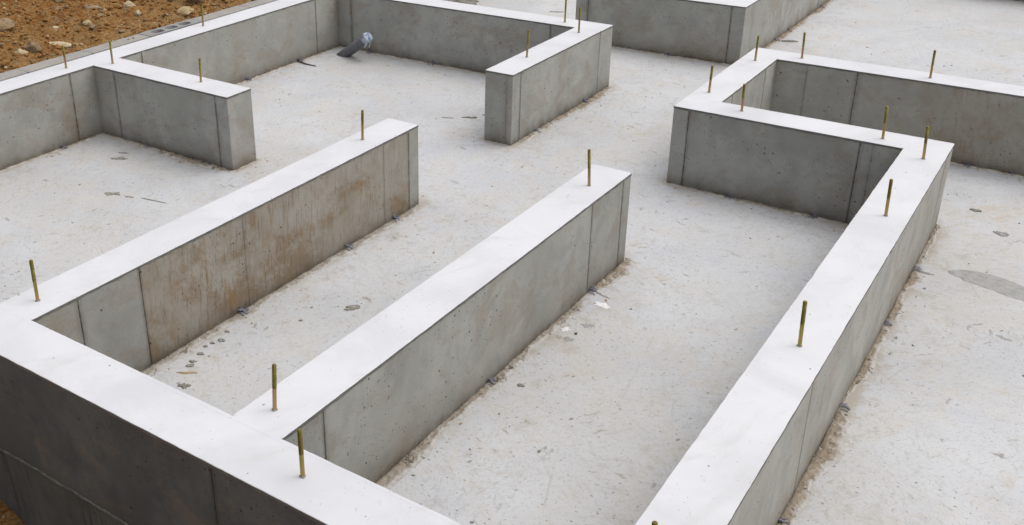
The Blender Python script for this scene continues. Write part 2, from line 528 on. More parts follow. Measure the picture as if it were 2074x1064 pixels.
# panel tones: list of (from, to, multiplier)
TONES = {
 ('A', 'E'): [(.151, .374, .93)],
 ('G', 'S'): [(-1.805, -1.656, 1.03)],
 ('C', 'E'): [(0, 3, 1.04)],
 ('P', 'S'): [(.834, 1.507, .90), (.766, .834, 1.02)],
 ('M', 'S'): [(-.2, -.045, .97), (-.045, 0, 1.06)],
 ('NR', 'E'): [(4.46, 4.525, 1.22)],
 ('PL', 'E'): [(3.362, 3.6, 1.12)],
 ('B', 'E'): [(0, .143, .93)],
}
def stainfun(k, side, s, z):
    h = (z+H_)/H_
    if (k, side) == ('A', 'E'):
        if s < .151: return .28
        if s < .374: return .04
        if s > 1.762: return .10
        base = .50 + .22*math.exp(-((s-.85)/.35)**2) + .45*math.exp(-h*5.0)*math.exp(-((s-.75)/.45)**2)
        # diagonal drip arc
        base += .25*math.exp(-((s-1.45-.45*(.6-h))/.06)**2)*(h < .75)
        return base
    if (k, side) == ('B', 'E'): return .24*math.exp(-h*3.5)+.06+.25*math.exp(-((s-.45)/.12)**2)*math.exp(-h*2)
    if (k, side) == ('Q', 'S'): return .16+.30*math.exp(-((s-1.75)/.25)**2)
    if (k, side) == ('N', 'S'): return .06+.55*math.exp(-h*2.6)*math.exp(-((s-.25)/.3)**2)
    if (k, side) == ('H', 'E'): return .10+.30*math.exp(-((s-2.62)/.05)**2)+.22*math.exp(-h*3)+.2*math.exp(-((s-1.5)/.05)**2)
    if (k, side) == ('M', 'S'): return .10+.35*math.exp(-((s+.04)/.02)**2)
    if (k, side) == ('M', 'E'): return .12+.25*math.exp(-((s-3.60)/.04)**2)
    if (k, side) == ('C', 'E'): return .17+.18*math.exp(-h*3)
    if (k, side) == ('G', 'S'): return .07+.25*math.exp(-((s+1.72)/.04)**2)
    if (k, side) == ('G', 'E'): return .15+.2*math.exp(-h*3)
    if (k, side) == ('F', 'S'): return .0
    return .08

def side_geom(k, side):
    x0, x1, y0, y1 = RECTS[k]
    if side == 'S': return 'x', x0, x1, y0, (0, -1)
    if side == 'N': return 'x', x0, x1, y1, (0, 1)
    if side == 'W': return 'y', y0, y1, x0, (-1, 0)
    return 'y', y0, y1, x1, (1, 0)
def inside_any(x, y, skip):
    for k, (x0, x1, y0, y1) in RECTS.items():
        if k != skip and x0-.0005 < x < x1+.0005 and y0-.0005 < y < y1+.0005:
            return True
    return False
def intervals(k, side):
    """list of (a, b, free)"""
    ax, a, b, c, n = side_geom(k, side)
    cuts = {a, b}
    for q, r in RECTS.items():
        if q == k: continue
        for t in (r[:2] if ax == 'x' else r[2:]):
            if a+1e-4 < t < b-1e-4: cuts.add(t)
    cuts = sorted(cuts)
    out = []
    for u, v in zip(cuts[:-1], cuts[1:]):
        m = (u+v)/2
        p = (m, c) if ax == 'x' else (c, m)
        free = not inside_any(p[0]+n[0]*.004, p[1]+n[1]*.004, k)
        if out and out[-1][2] == free: out[-1] = (out[-1][0], v, free)
        else: out.append((u, v, free))
    return out

def wall_body(k, mat, res):
    mb = MB()
    for side in 'SNEW':
        ax, A, B, c, n = side_geom(k, side)
        for (a, b, free) in intervals(k, side):
            if not free: continue
            seams = [t for t in SEAMS.get((k, side), []) if a < t < b]
            cols = set(np.linspace(a, b, max(3, int((b-a)/res)+1)).tolist())
            for t in seams:
                cols = {q for q in cols if abs(q-t) > .006 or q in (a, b)}
                cols |= {t-.006, t-.0025, t-.0012, t+.0012, t+.0025, t+.006}
            cvx0 = abs(a-A) < 1e-6 and not inside_any(*((a-.003, c) if ax == 'x' else (c, a-.003)), k)
            cvx1 = abs(b-B) < 1e-6 and not inside_any(*((b+.003, c) if ax == 'x' else (c, b+.003)), k)
            if cvx0: cols |= {a+.003}
            if cvx1: cols |= {b-.003}
            cols = sorted(q for q in cols if a <= q <= b)
            rows = sorted(set([-H_-.02, -H_, -.0045] + np.linspace(-H_+.004, -.012, max(4, int(H_/res))).tolist()))
            steps = {}
            acc = 0
            for i, t in enumerate(sorted(seams)):
                steps[t] = (random.random()-.5)*.0016
            V = []; Mk = []
            for z in rows:
                for s in cols:
                    dseam = min([abs(s-t) for t in seams], default=1)
                    faint = any((k, t) in FAINT and abs(s-t) < .01 for t in seams)
                    d = .0007*fn(s*6, z*6, ord(k[0])*.37)
                    ed = min(s-a if not cvx0 else 1, b-s if not cvx1 else 1, .03)/.03
                    d *= ed
                    for t in seams:
                        if s > t: d += steps[t]*.5*ed
                    sv = 0.0
                    if dseam < .0020:
                        d -= (.0006 if faint else .0016)
                        sv = .45 if faint else .95
                    elif dseam < .007:
                        sv = .12 if faint else .32
                    cs = s
                    if cvx0 and s == cols[0]:
                        d -= .0009+.0006*abs(fn(z*40, s)); cs = s+.0009
                    if cvx1 and s == cols[-1]:
                        d -= .0009+.0006*abs(fn(z*40, s)); cs = s-.0009
                    h = (z+H_)
                    wav = .5+.5*fn(s*5+3, 2.2, ord(k[0]))
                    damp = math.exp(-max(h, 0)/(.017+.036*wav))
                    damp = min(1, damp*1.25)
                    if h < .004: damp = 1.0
                    # darker towards the inner corners
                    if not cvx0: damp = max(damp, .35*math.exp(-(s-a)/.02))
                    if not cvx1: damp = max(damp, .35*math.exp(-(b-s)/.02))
                    tone = 1.0
                    for (u, v, m) in TONES.get((k, side), []):
                        if u <= s < v: tone = m
                    if side in 'EW' and ax == 'y': x, y = c+n[0]*d, cs
                    else: x, y = cs, c+n[1]*d
                    V.append((shx(k, x, y), y, z))
                    Mk.append((stainfun(k, side, s, z), damp, sv, tone))
            mb.add(V, grid_faces(len(rows), len(cols), flip=(side in 'NW')), 0, Mk)
    # hidden top under the levelling coat
    x0, x1, y0, y1 = RECTS[k]
    e = .002
    mb.add([(shx(k, x0+e, y0), y0+e, -.0046), (shx(k, x1-e, y0), y0+e, -.0046), (shx(k, x1-e, y1), y1-e, -.0046), (shx(k, x0+e, y1), y1-e, -.0046)],
           [(0, 1, 2, 3)], 0, [(0, 0, 0, 1)]*4)
    return mb

def wall_coat(k, step=.009):
    """levelling coat: thin cap with a slightly ragged outer edge"""
    mb = MB()
    x0, x1, y0, y1 = RECTS[k]
    order = [('S', 1), ('E', 1), ('N', -1), ('W', -1)]
    top = []; free_flags = []; outer = []; low = []
    for side, dr in order:
        ax, A, B, c, n = side_geom(k, side)
        iv = intervals(k, side)
        pts = []
        for (a, b, free) in iv:
            m = max(2, int((b-a)/step)+1) if free else 2
            ss = np.linspace(a, b, m)
            for i, s in enumerate(ss):
                w = 0.0; zb = -.0075; o2 = .0
                if free:
                    t = min((s-a)/.012, (b-s)/.012, 1.0)
                    w = (.0008+.0009*fr(s*26, c*7, 3.3, 4)) * t
                    chip = fn(s*9, c*5, 8.1)
                    if chip > .45: w -= (chip-.45)*.009*t
                    zb = -.0092+.0034*fr(s*22, c*3, 1.1, 4)
                pts.append((s, w, zb, free, i == 0))
        if dr < 0: pts = pts[::-1]
        for idx, (s, w, zb, free, st) in enumerate(pts):
            def P(off, z):
                x, y = (s, c+n[1]*off) if ax == 'x' else (c+n[0]*off, s)
                return (shx(k, x, y), y, z)
            top.append(P(w-.0010 if free else 0, 0.0))
            outer.append(P(w if free else 0, -.0011 if free else 0))
            low.append(P(max(w*.3, .0006)+.0004 if free else 0, zb if free else 0))
            free_flags.append((side, free))
    # drop duplicate neighbours
    keep = []
    N = len(top)
    for i in range(N):
        a, b = top[i], top[(i+1) % N]
        if free_flags[i][1] is False and free_flags[(i+1) % N][1] is False and math.dist(a, b) < 1e-5:
            continue
        keep.append(i)
    n = len(keep)
    V = [top[i] for i in keep]+[outer[i] for i in keep]+[low[i] for i in keep]
    e = .010
    inn = []
    for i in keep:
        x, y, z = top[i]
        ys_ = min(max(y, y0+e), y1-e)
        lo, hi = shx(k, x0, y)+e, shx(k, x1, y)-e
        inn.append((min(max(x, lo), hi), ys_, 0.0))
    V += inn
    F = [(a, (a+1) % n, 3*n+(a+1) % n, 3*n+a) for a in range(n) if math.dist(inn[a], inn[(a+1) % n]) > 1e-6 or math.dist(top[keep[a]], top[keep[(a+1) % n]]) > 1e-6]
    b2 = e-.002
    V += [(shx(k, x0, y0)+b2, y0+b2, -.0002), (shx(k, x1, y0)-b2, y0+b2, -.0002), (shx(k, x1, y1)-b2, y1-b2, -.0002), (shx(k, x0, y1)+b2, y1-b2, -.0002)]
    F.append((4*n, 4*n+1, 4*n+2, 4*n+3))
    Fs = []; Ms = []
    for j in range(n):
        a, b = j, (j+1) % n
        ia, ib = keep[a], keep[b]
        if not (free_flags[ia][1] and free_flags[ib][1]): continue
        Fs.append((a, n+a, n+b, b)); Ms.append(0)
        Fs.append((n+a, 2*n+a, 2*n+b, n+b)); Ms.append(1)
    mb.add(V, F, 0)
    o = len(mb.f)
    mb.f += Fs; mb.mi += Ms
    return mb

def residue(k, side, a, b, wid, warm, hgt=.006, seed=0, amp=1.0):
    """rough ridge of cement slurry squeezed out under the shutter"""
    mb = MB()
    ax, A, B, c, n = side_geom(k, side)
    m = max(8, int((b-a)/.005)); L = 16
    V = []; Mk = []
    for i in range(m+1):
        s = a+(b-a)*i/m
        e = min(i/ (m*.04+1), (m-i)/(m*.04+1), 1.0)
        w = wid*(.95+.80*fr(s*3.5, seed*3.7, .5, 3)+.28*fr(s*13, seed, 2.5, 3))
        w = max(.006, w)*(e*.9+.1)
        for j in range(L+1):
            t = j/L
            off = -.003+(w+.003)*t
            prof = (1-t)**.8*.50+.22*math.exp(-((t-.72)/.12)**2)
            if t < .12: prof *= .55
            q = fr(s*34, off*40, seed+.3, 4)
            hh = hgt*e*(prof+.60*q*(1-t*.6)+.16*fr(s*85, off*90, seed+5, 3))*min(1, (1-t)*5) if j < L else -.0015
            hh = max(hh, -.0012)
            z = -H_+hh*amp+ (.0004 if j < L else 0)
            so_ = s+.002*fr(s*50, off*50, 7+seed, 2)*e
            x, y = (so_, c+n[1]*off) if ax == 'x' else (c+n[0]*off, so_)
            V.append((shx(k, x, y), y, z))
            Mk.append((max(0, min(1, (t-.52+.30*q)/.22)), warm, 1.0 if t < .10 else (.35 if t < .2 else 0), 1))
    mb.add(V, grid_faces(m+1, L+1, flip=(side in 'SE') if ax == 'y' else (side == 'N')), 0, Mk)
    return mb

def form_tie(k, side, s, seed, size=1.0):
    """crumpled stub of form strap sticking out of the foot of the wall"""
    rnd = random.Random(seed)
    mb = MB()
    ax, A, B, c, n = side_geom(k, side)
    def W(off, ds, z):
        x, y = (s+ds, c+n[1]*off) if ax == 'x' else (c+n[0]*off, s+ds)
        return (shx(k, x, y), y, -H_+z)
    def ribbon(p, w, th=.0012):
        V = []; F = []
        for q, (off, ds, z) in enumerate(p):
            wd = w*(1-.25*rnd.random())
            V += [W(off, ds-wd/2, z), W(off, ds+wd/2, z+.002*rnd.uniform(-1, 1)), W(off, ds+wd/2, z-th), W(off, ds-wd/2, z-th)]
        for q in range(len(p)-1):
            o = q*4
            for r in range(4):
                F.append((o+r, o+(r+1) % 4, o+4+(r+1) % 4, o+4+r))
        F += [(0, 3, 2, 1), tuple(len(V)-4+r for r in range(4))]
        mb.add(V, F)
    z = size*.72
    J = lambda p: [(o+rnd.uniform(-.002, .002), d*rnd.uniform(.6, 1.3)+rnd.uniform(-.004, .004), h*rnd.uniform(.7, 1.25)) for o, d, h in p]
    ribbon(J([(-.004, 0, .010*z), (.004, .001, .013*z), (.012*z, .003, .009*z), (.022*z, .004, .005*z), (.034*z, .002, .0035)]), .011*z)
    ribbon(J([(.001, -.010*z, .004), (.003, -.012*z, .016*z), (.006, -.010*z, .021*z), (.011, -.006*z, .016*z)]), .009*z)
    ribbon(J([(.001, .009*z, .003), (.006, .012*z, .013*z), (.013*z, .016*z, .012*z), (.018*z, .020*z, .004)]), .008*z)
    ribbon(J([(.004, -.02*z, .004), (.016*z, -.016*z, .006), (.030*z, -.022*z, .0035)]), .005*z)
    return mb

LABEL = {
 'F': ("foundation_wall", "long concrete front wall with very dark outer face crossing the bottom left corner", "wall"),
 'A': ("stub_wall", "long free-ended concrete stub wall heavily stained rusty brown on its right face", "wall"),
 'B': ("stub_wall", "long free-ended grey concrete stub wall running up the middle, with clean right face", "wall"),
 'C': ("foundation_wall", "widest looking concrete wall running from the bottom edge up to the small pit on the right", "wall"),
 'P': ("foundation_wall", "dark shaded low wall closing the front of the small rectangular pit on the right", "wall"),
 'PL': ("foundation_wall", "short white-topped wall on the left side of the small rectangular pit", "wall"),
 'Q': ("foundation_wall", "concrete wall behind the small pit running off the right edge, rust marks on its face", "wall"),
 'H': ("foundation_wall", "long concrete wall in the upper left running alongside the row of hollow blocks and soil", "wall"),
 'G': ("stub_wall", "short concrete stub wall at the left, branching off the wall beside the soil", "wall"),
 'K': ("foundation_wall", "grey concrete wall behind the leaning grey pipe at the top", "wall"),
 'M': ("stub_wall", "short free-ended concrete wall at top centre with a narrow rusty edged end face", "wall"),
 'N': ("foundation_wall", "grey concrete wall facing forward at the top edge right of centre", "wall"),
 'NR': ("foundation_wall", "light faced concrete wall running away to the top edge from the upper centre corner", "wall"),
 'Z': ("foundation_wall", "farthest concrete wall, only its foot showing in the top right corner", "wall"),
}
RES = {
 'A': [('E', .20, 1.80, .040, .10, .005, 1)],
 'B': [('E', .06, 1.50, .040, .22, .009, 2), ('E', 1.57, 1.86, .070, .5, .010, 3)],
 'C': [('E', .30, 1.33, .050, .62, .007, 4), ('E', 1.36, 1.88, .036, .6, .006, 5), ('E', 1.91, 2.34, .036, .55, .007, 6), ('E', 2.37, 2.80, .034, .4, .010, 7), ('W', .05, 2.55, .02, .4, .004, 77)],
 'P': [('S', .84, 1.63, .022, .40, .006, 8), ('S', .77, .84, .01, .4, .004, 81)],
 'PL': [('W', 2.65, 3.6, .02, .5, .005, 9)],
 'Q': [('S', 1.66, 4.2, .022, .55, .006, 10)],
 'H': [('E', .05, 1.64, .018, .7, .005, 11), ('E', 1.84, 3.52, .022, .65, .006, 12)],
 'G': [('S', -1.79, -1.40, .028, .5, .005, 13), ('S', -1.38, -.92, .042, .6, .013, 14), ('E', 1.63, 1.83, .006, .5, .003, 15)],
 'K': [('S', -1.79, -.19, .024, .75, .006, 16)],
 'M': [('E', 2.66, 3.02, .034, .45, .009, 17), ('E', 3.03, 3.70, .055, .6, .012, 18), ('S', -.16, -.02, .006, .5, .003, 19)],
 'N': [('S', -.60, .44, .018, .7, .007, 20)],
 'NR': [('E', 4.50, 6.9, .036, .85, .009, 21)],
 'Z': [('S', -1.7, 5.0, .03, .6, .006, 22)],
}
TIES = {
 'A': [('E', .769, 1.35), ('E', 1.347, 1.2), ('E', 1.656, 1.2)],
 'B': [('E', .886, 1.25), ('E', 1.56, 1.25)],
 'C': [('E', .777, 1.1), ('E', 1.348, 1.1), ('E', 1.897, 1.0), ('E', 2.35, 1.2)],
 'P': [('S', 1.047, 1.1), ('S', 1.386, 1.1)],
 'Q': [('S', 1.80, 1.0), ('S', 1.97, 1.0)],
 'H': [('E', 1.415, 1.2), ('E', 2.70, 1.3), ('E', 3.15, 1.3)],
 'G': [('S', -1.46, 1.1), ('S', -1.063, 1.2)],
 'K': [('S', -1.551, 1.5), ('S', -1.071, 1.3)],
 'M': [('E', 2.853, 1.3), ('E', 3.395, 1.5)],
 'N': [('S', .025, 1.3)],
 'NR': [('E', 5.133, 1.4), ('E', 5.412, 1.4), ('E', 6.173, 1.4)],
}
wall_roots = {}
for k, (nm, lab, cat) in LABEL.items():
    x0, x1, y0, y1 = RECTS[k]
    org = ((x0+x1)/2, (y0+y1)/2, -H_)
    root = empty(nm, org, lab, cat)
    wall_roots[k] = root
    res = .012 if k in ('F', 'A', 'B', 'C', 'P', 'PL', 'G', 'M') else .022
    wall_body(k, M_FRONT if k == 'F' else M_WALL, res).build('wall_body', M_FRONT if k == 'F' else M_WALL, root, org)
    wall_coat(k).build('levelling_coat', [M_TOP, M_EDGE], root, org)
    for (side, a, b, w, warm, hg, sd) in RES.get(k, []):
        residue(k, side, a, b, w, warm, hg, sd).build('mortar_residue', M_RES, root, org)
    for i, (side, s, sz) in enumerate(TIES.get(k, [])):
        form_tie(k, side, s, i*17+len(k)+int(s*100), sz).build('form_tie', M_TIE, root, org)

# outer footing below the front wall: rough proud lip and scraped face
def footing():
    mb = MB()
    x0, x1 = -1.99, 3.95
    m = int((x1-x0)/.010)
    prof = [(.000, -.3325), (.0020, -.3322), (.0042, -.334), (.0045, -.338), (.0035, -.348), (.003, -.37)] + [(.003, -.37-.02*i) for i in range(1, 26)]
    V = []; Mk = []
    for i in range(m+1):
        x = x0+(x1-x0)*i/m
        up = .004*fr(x*14, .5, 2, 4)
        for j, (o, z) in enumerate(prof):
            o2 = o
            if 0 < j < 5: o2 += .0022*fr(x*40, z*40, 3, 3)
            elif j >= 5: o2 += .0002*fn(x*90, z*3, 1)+.0010*fn(x*9, z*4, 5)
            V.append((x, -.150-o2, z+(up if j < 5 else 0)))
            Mk.append((.12+.5*(j in (1, 2)), .25 if j > 5 else .7, 0, 1.0))
    mb.add(V, grid_faces(m+1, len(prof), flip=False), 0, Mk)
    return mb
def footing_mat():
    g = NT("scraped_footing_concrete")
    n1 = g.noise(g.pos, 6, 6, .6)
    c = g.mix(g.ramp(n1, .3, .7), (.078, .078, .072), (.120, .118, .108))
    n2 = g.noise(g.mapping(scale=(1, 1, .05), rot=(0, .12, 0)), 75, 5, .8)
    n3 = g.noise(g.mapping(loc=(3, 3, 1)), 4, 3)
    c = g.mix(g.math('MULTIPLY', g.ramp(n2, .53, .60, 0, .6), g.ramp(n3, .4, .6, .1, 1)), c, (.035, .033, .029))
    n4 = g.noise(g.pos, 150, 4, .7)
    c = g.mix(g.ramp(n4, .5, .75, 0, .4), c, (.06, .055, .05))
    att = g.n("ShaderNodeAttribute", _attribute_name="mask")
    sep = g.n("ShaderNodeSeparateColor"); g.l(att.outputs["Color"], sep.inputs[0])
    n5 = g.noise(g.mapping(loc=(2, 2, 2)), 40, 6, .75)
    c = g.mix(g.math('MULTIPLY', g.ramp(sep.outputs[0], .2, .6), g.ramp(n5, .44, .56, .1, .9)), c, (.17, .163, .14))
    return g.out(c, .9, g.bump(n2, .15, .001, g.bump(n4, .4, .001)), .2)
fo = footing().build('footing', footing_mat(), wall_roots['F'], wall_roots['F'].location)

# ---------------------------------------------------------------- slab
def rdist(x, y):
    d = 9
    for k, (x0, x1, y0, y1) in RECTS.items():
        dx = max(x0-x, 0, x-x1); dy = max(y0-y, 0, y-y1)
        d = min(d, math.hypot(dx, dy))
    return d
def slab():
    xs = np.arange(-1.90, 4.9, .017); ys = np.arange(-.08, 7.15, .017)
    X, Y = np.meshgrid(xs, ys)
    D = np.full(X.shape, 9.0)
    for k, (x0, x1, y0, y1) in RECTS.items():
        dx = np.maximum(np.maximum(x0-X, 0), X-x1); dy = np.maximum(np.maximum(y0-Y, 0), Y-y1)
        D = np.minimum(D, np.hypot(dx, dy))
    Z = -H_+.0009*np.sin(X*3.1+Y*1.3)*np.cos(Y*2.3-X*.7)
    nc, nr = len(xs), len(ys)
    me = bpy.data.meshes.new('floor_slab')
    i = np.arange(nr-1)[:, None]*nc+np.arange(nc-1)[None, :]
    F = np.stack([i, i+1, i+nc+1, i+nc], -1).reshape(-1, 4)
    me.vertices.add(X.size); me.vertices.foreach_set('co', np.stack([X, Y, Z], -1).astype(np.float32).ravel())
    me.loops.add(F.size); me.loops.foreach_set('vertex_index', F.ravel().astype(np.int32))
    me.polygons.add(len(F)); me.polygons.foreach_set('loop_start', np.arange(0, F.size, 4, dtype=np.int32))
    me.update(calc_edges=True)
    at = me.color_attributes.new('mask', 'FLOAT_COLOR', 'POINT')
    wob = .5+.5*np.sin(X*3+np.cos(Y*4)*2)
    C = np.stack([np.exp(-(D/.11)**2)*(.35+.5*wob), np.exp(-np.maximum(D-.008, 0)/.030), np.exp(-D/.30), np.ones_like(D)], -1)
    at.data.foreach_set('color', C.astype(np.float32).ravel())
    me.materials.append(M_SLAB)
    o = bpy.data.objects.new('floor_slab', me); COL.objects.link(o)
    tag(o, "pale trowelled concrete floor slab between the foundation walls", None, kind='structure')
slab()

# ---------------------------------------------------------------- soil
def in_foot(x, y):
    return -1.99 < x < 4.8 and -.145 < y < 7.3
def terr_z(x, y):
    if x < -2.105:
        d = -2.105-x
        z = -.040+.030*(1-math.exp(-d/.15))
        z += .034*fr(x*3.1, y*3.1, 1, 5)*min(1, d/.10)+.024*fr(x*13, y*13, 2, 5)*min(1, d/.04+.2)
        z += .009*fr(x*48, y*48, 5, 3)
        z += min(3.0, .03*max(0, d-1.8))
        if y < .2: z -= .55*max(0, min(1, (.2-y)/.8))
        return z
    if x < -1.985 and y > -.145:
        return -.214
    if in_foot(x, y):
        return -.95
    if y <= -.145:
        z = -.60-.30*max(0, min(1, (x-.02)/.5))*1.0+.05*max(0, min(1, -x/.4))
        z += .03*fr(x*5, y*5, 3, 4)+.010*fr(x*24, y*24, 6, 4)
        z += .055*math.exp(-((x+.10)/.16)**2)
        return z-.10*max(0, min(1, (-.5-y)/1.5))
    return -.35+.05*fr(x, y, 1, 4)
def axis(parts):
    out = []
    for a, b, st in parts:
        out += np.arange(a, b-st*.4, st).tolist()
    out.append(parts[-1][1])
    return sorted(set(round(v, 4) for v in out))
xs = axis([(-120, -20, 12), (-20, -6, 1.4), (-6, -4.0, .2), (-4.0, -2.110, .014), (-2.110, -2.1035, .003), (-2.1035, -1.9866, .0584), (-1.986, -1.98, .006), (-1.98, -.5, .3), (-.5, .35, .022), (.35, 4.79, .37), (4.79, 4.81, .02), (4.81, 12, 1), (12, 120, 12)])
ys = axis([(-120, -20, 12), (-20, -4, 1.6), (-4, -.7, .22), (-.7, -.146, .022), (-.146, -.143, .003), (-.143, 1.0, .1), (1.0, 3.7, .014), (3.7, 7.29, .16), (7.29, 7.31, .02), (7.31, 20, 1.4), (20, 120, 12)])
V = []; Mk = []
for y in ys:
    for x in xs:
        V.append((x, y, terr_z(x, y)))
        Mk.append((math.exp(-max(0, -2.105-x)/.35) if x < -2.08 else .3, 0, 0, 1))
mb = MB(); mb.add(V, grid_faces(len(ys), len(xs)), 0, Mk)
o = mb.build('soil_ground', M_DIRT, smooth=True)
tag(o, "rough orange brown soil with stones outside the foundation", None, kind='structure')

# ---------------------------------------------------------------- rocks
def rock_mesh(name, mat, r, sx, sy, sz, seed, sub=3):
    import bmesh
    bm = bmesh.new()
    bmesh.ops.create_icosphere(bm, subdivisions=sub, radius=1)
    for v in bm.verts:
        p = v.co.copy()
        # facet by a few cutting planes
        rnd = random.Random(seed)
        for _ in range(9):
            nn = Vector((rnd.uniform(-1, 1), rnd.uniform(-1, 1), rnd.uniform(-.6, 1))).normalized()
            dd = rnd.uniform(.62, .9)
            e = p.dot(nn)-dd
            if e > 0: p -= nn*e*.9
        p *= 1+.16*noise.fractal(p*1.6+Vector((seed, 0, 0)), 1, 2, 4)
        v.co = Vector((p.x*sx, p.y*sy, p.z*sz))*r
    me = bpy.data.meshes.new(name)
    bm.to_mesh(me); bm.free()
    me.materials.append(mat)
    return me
ROCKS = [
 # x, y, r, (sx,sy,sz), material, label
 (-3.09, 2.43, .046, (1.0, .95, .9), M_RK_TAN, "largest rounded tan stone standing on the orange soil near the top left corner"),
 (-2.93, 2.30, .030, (1.1, .9, .7), M_RK_DK, "small dark brown stone just in front of the large rounded tan stone"),
 (-2.66, 2.62, .040, (1.1, .9, .8), M_RK_PALE, "pale cream stone lying alone on the soil above the row of blocks"),
 (-2.76, 1.80, .075, (1.2, .8, .55), M_RK_DK, "half buried brown boulder at the left edge of the photo"),
 (-2.31, 1.86, .055, (1.5, .7, .35), M_RK_PALE, "flat pale yellow slab of stone against the block row behind the leftmost rear bolt"),
 (-2.33, 1.70, .042, (1.0, .9, .9), M_RK_DK, "brown pointed stone between the flat yellow stone and the left edge"),
 (-2.29, 1.60, .034, (1.1, .9, .8), M_RK_TAN, "small tan stone touching the block row near the left edge"),
 (-2.37, 2.90, .095, (1.0, .8, .75), M_RK_DK, "big brown boulder behind the bolt nearest the hollow block"),
 (-2.26, 2.69, .044, (1.2, .9, .7), M_RK_TAN, "low tan stone beside the hollow block on the soil side"),
 (-2.45, 2.50, .024, (1.0, .9, .9), M_RK_PALE, "little whitish stone below and right of the lone pale cream stone"),
 (-2.78, 2.45, .035, (1.4, .8, .6), M_RK_GREY, "flat grey stone between the two pale stones on the soil"),
 (-2.52, 2.84, .038, (1.3, .9, .7), M_RK_GREY, "dull grey stone left of the big brown boulder"),
 (-2.55, 2.22, .030, (1.1, 1, .7), M_RK_TAN, "ochre clod in the middle of the soil strip"),
 (-2.29, 3.07, .042, (1.1, .8, .7), M_RK_TAN, "tan stone right of the big brown boulder at the top edge"),
 (-2.62, 2.02, .032, (1.5, .8, .5), M_RK_PALE, "thin pale stone left of the upright bolts, lying on brown clods"),
 (-2.43, 2.16, .026, (1.0, 1, .7), M_RK_DK, "dark clod near the block row in front of the thin pale stone"),
]
for i, (x, y, r, sc, m, lab) in enumerate(ROCKS):
    me = rock_mesh("stone", m, r, *sc, i*3+2)
    ob = bpy.data.objects.new("stone", me)
    ob.location = (x, y, terr_z(x, y)+r*sc[2]*.45)
    ob.rotation_euler = (random.uniform(-.2, .2), random.uniform(-.2, .2), random.uniform(0, 6.28))
    COL.objects.link(ob)
    tag(ob, lab, "stone", "stones lying on the soil")
# uncountable clods and gravel
def gravel():
    mb = MB()
    base = []
    phi = (1+5**.5)/2
    ico = [(-1, phi, 0), (1, phi, 0), (-1, -phi, 0), (1, -phi, 0), (0, -1, phi), (0, 1, phi), (0, -1, -phi), (0, 1, -phi), (phi, 0, -1), (phi, 0, 1), (-phi, 0, -1), (-phi, 0, 1)]
    fc = [(0, 11, 5), (0, 5, 1), (0, 1, 7), (0, 7, 10), (0, 10, 11), (1, 5, 9), (5, 11, 4), (11, 10, 2), (10, 7, 6), (7, 1, 8), (3, 9, 4), (3, 4, 2), (3, 2, 6), (3, 6, 8), (3, 8, 9), (4, 9, 5), (2, 4, 11), (6, 2, 10), (8, 6, 7), (9, 8, 1)]
    rnd = random.Random(11)
    for _ in range(7500):
        if rnd.random() < .93:
            x = -2.10-abs(rnd.gauss(0, .75)) if rnd.random() < .6 else rnd.uniform(-4.0, -2.10)
            y = rnd.uniform(1.0, 3.8)
        else:
            x = rnd.uniform(-.45, .3); y = rnd.uniform(-.65, -.17)
        if x < -4: continue
        if fn(x*2.2, y*2.2, 9)+.5*fn(x*7, y*7, 2) < -.25 and rnd.random() < .75: continue
        r = .0034+.012*rnd.random()**3.2+.008*(rnd.random() < .04)
        c = Vector((x, y, terr_z(x, y)+r*.3))
        sc = [rnd.uniform(.6, 1.3) for _ in range(3)]; sc[2] *= .7
        V = []
        ph = rnd.uniform(0, 6.28)
        for p in ico:
            q = [p[t]*r*.53*sc[t]*rnd.uniform(.75, 1.25) for t in range(3)]
            V.append((c.x+q[0]*math.cos(ph)-q[1]*math.sin(ph), c.y+q[0]*math.sin(ph)+q[1]*math.cos(ph), c.z+q[2]))
        mb.add(V, fc, rnd.choice((0,)*12 + (1, 2, 2) + ((3,) if r < .006 else (0,))))
    o = mb.build('soil_clods', [simple("soil_clod", (.19, .080, .020), (.30, .165, .06), 60, .95), M_RK_TAN, M_RK_DK, M_RK_PALE])
    tag(o, "loose clods and gravel strewn over the orange soil", "gravel", kind='stuff')
gravel()

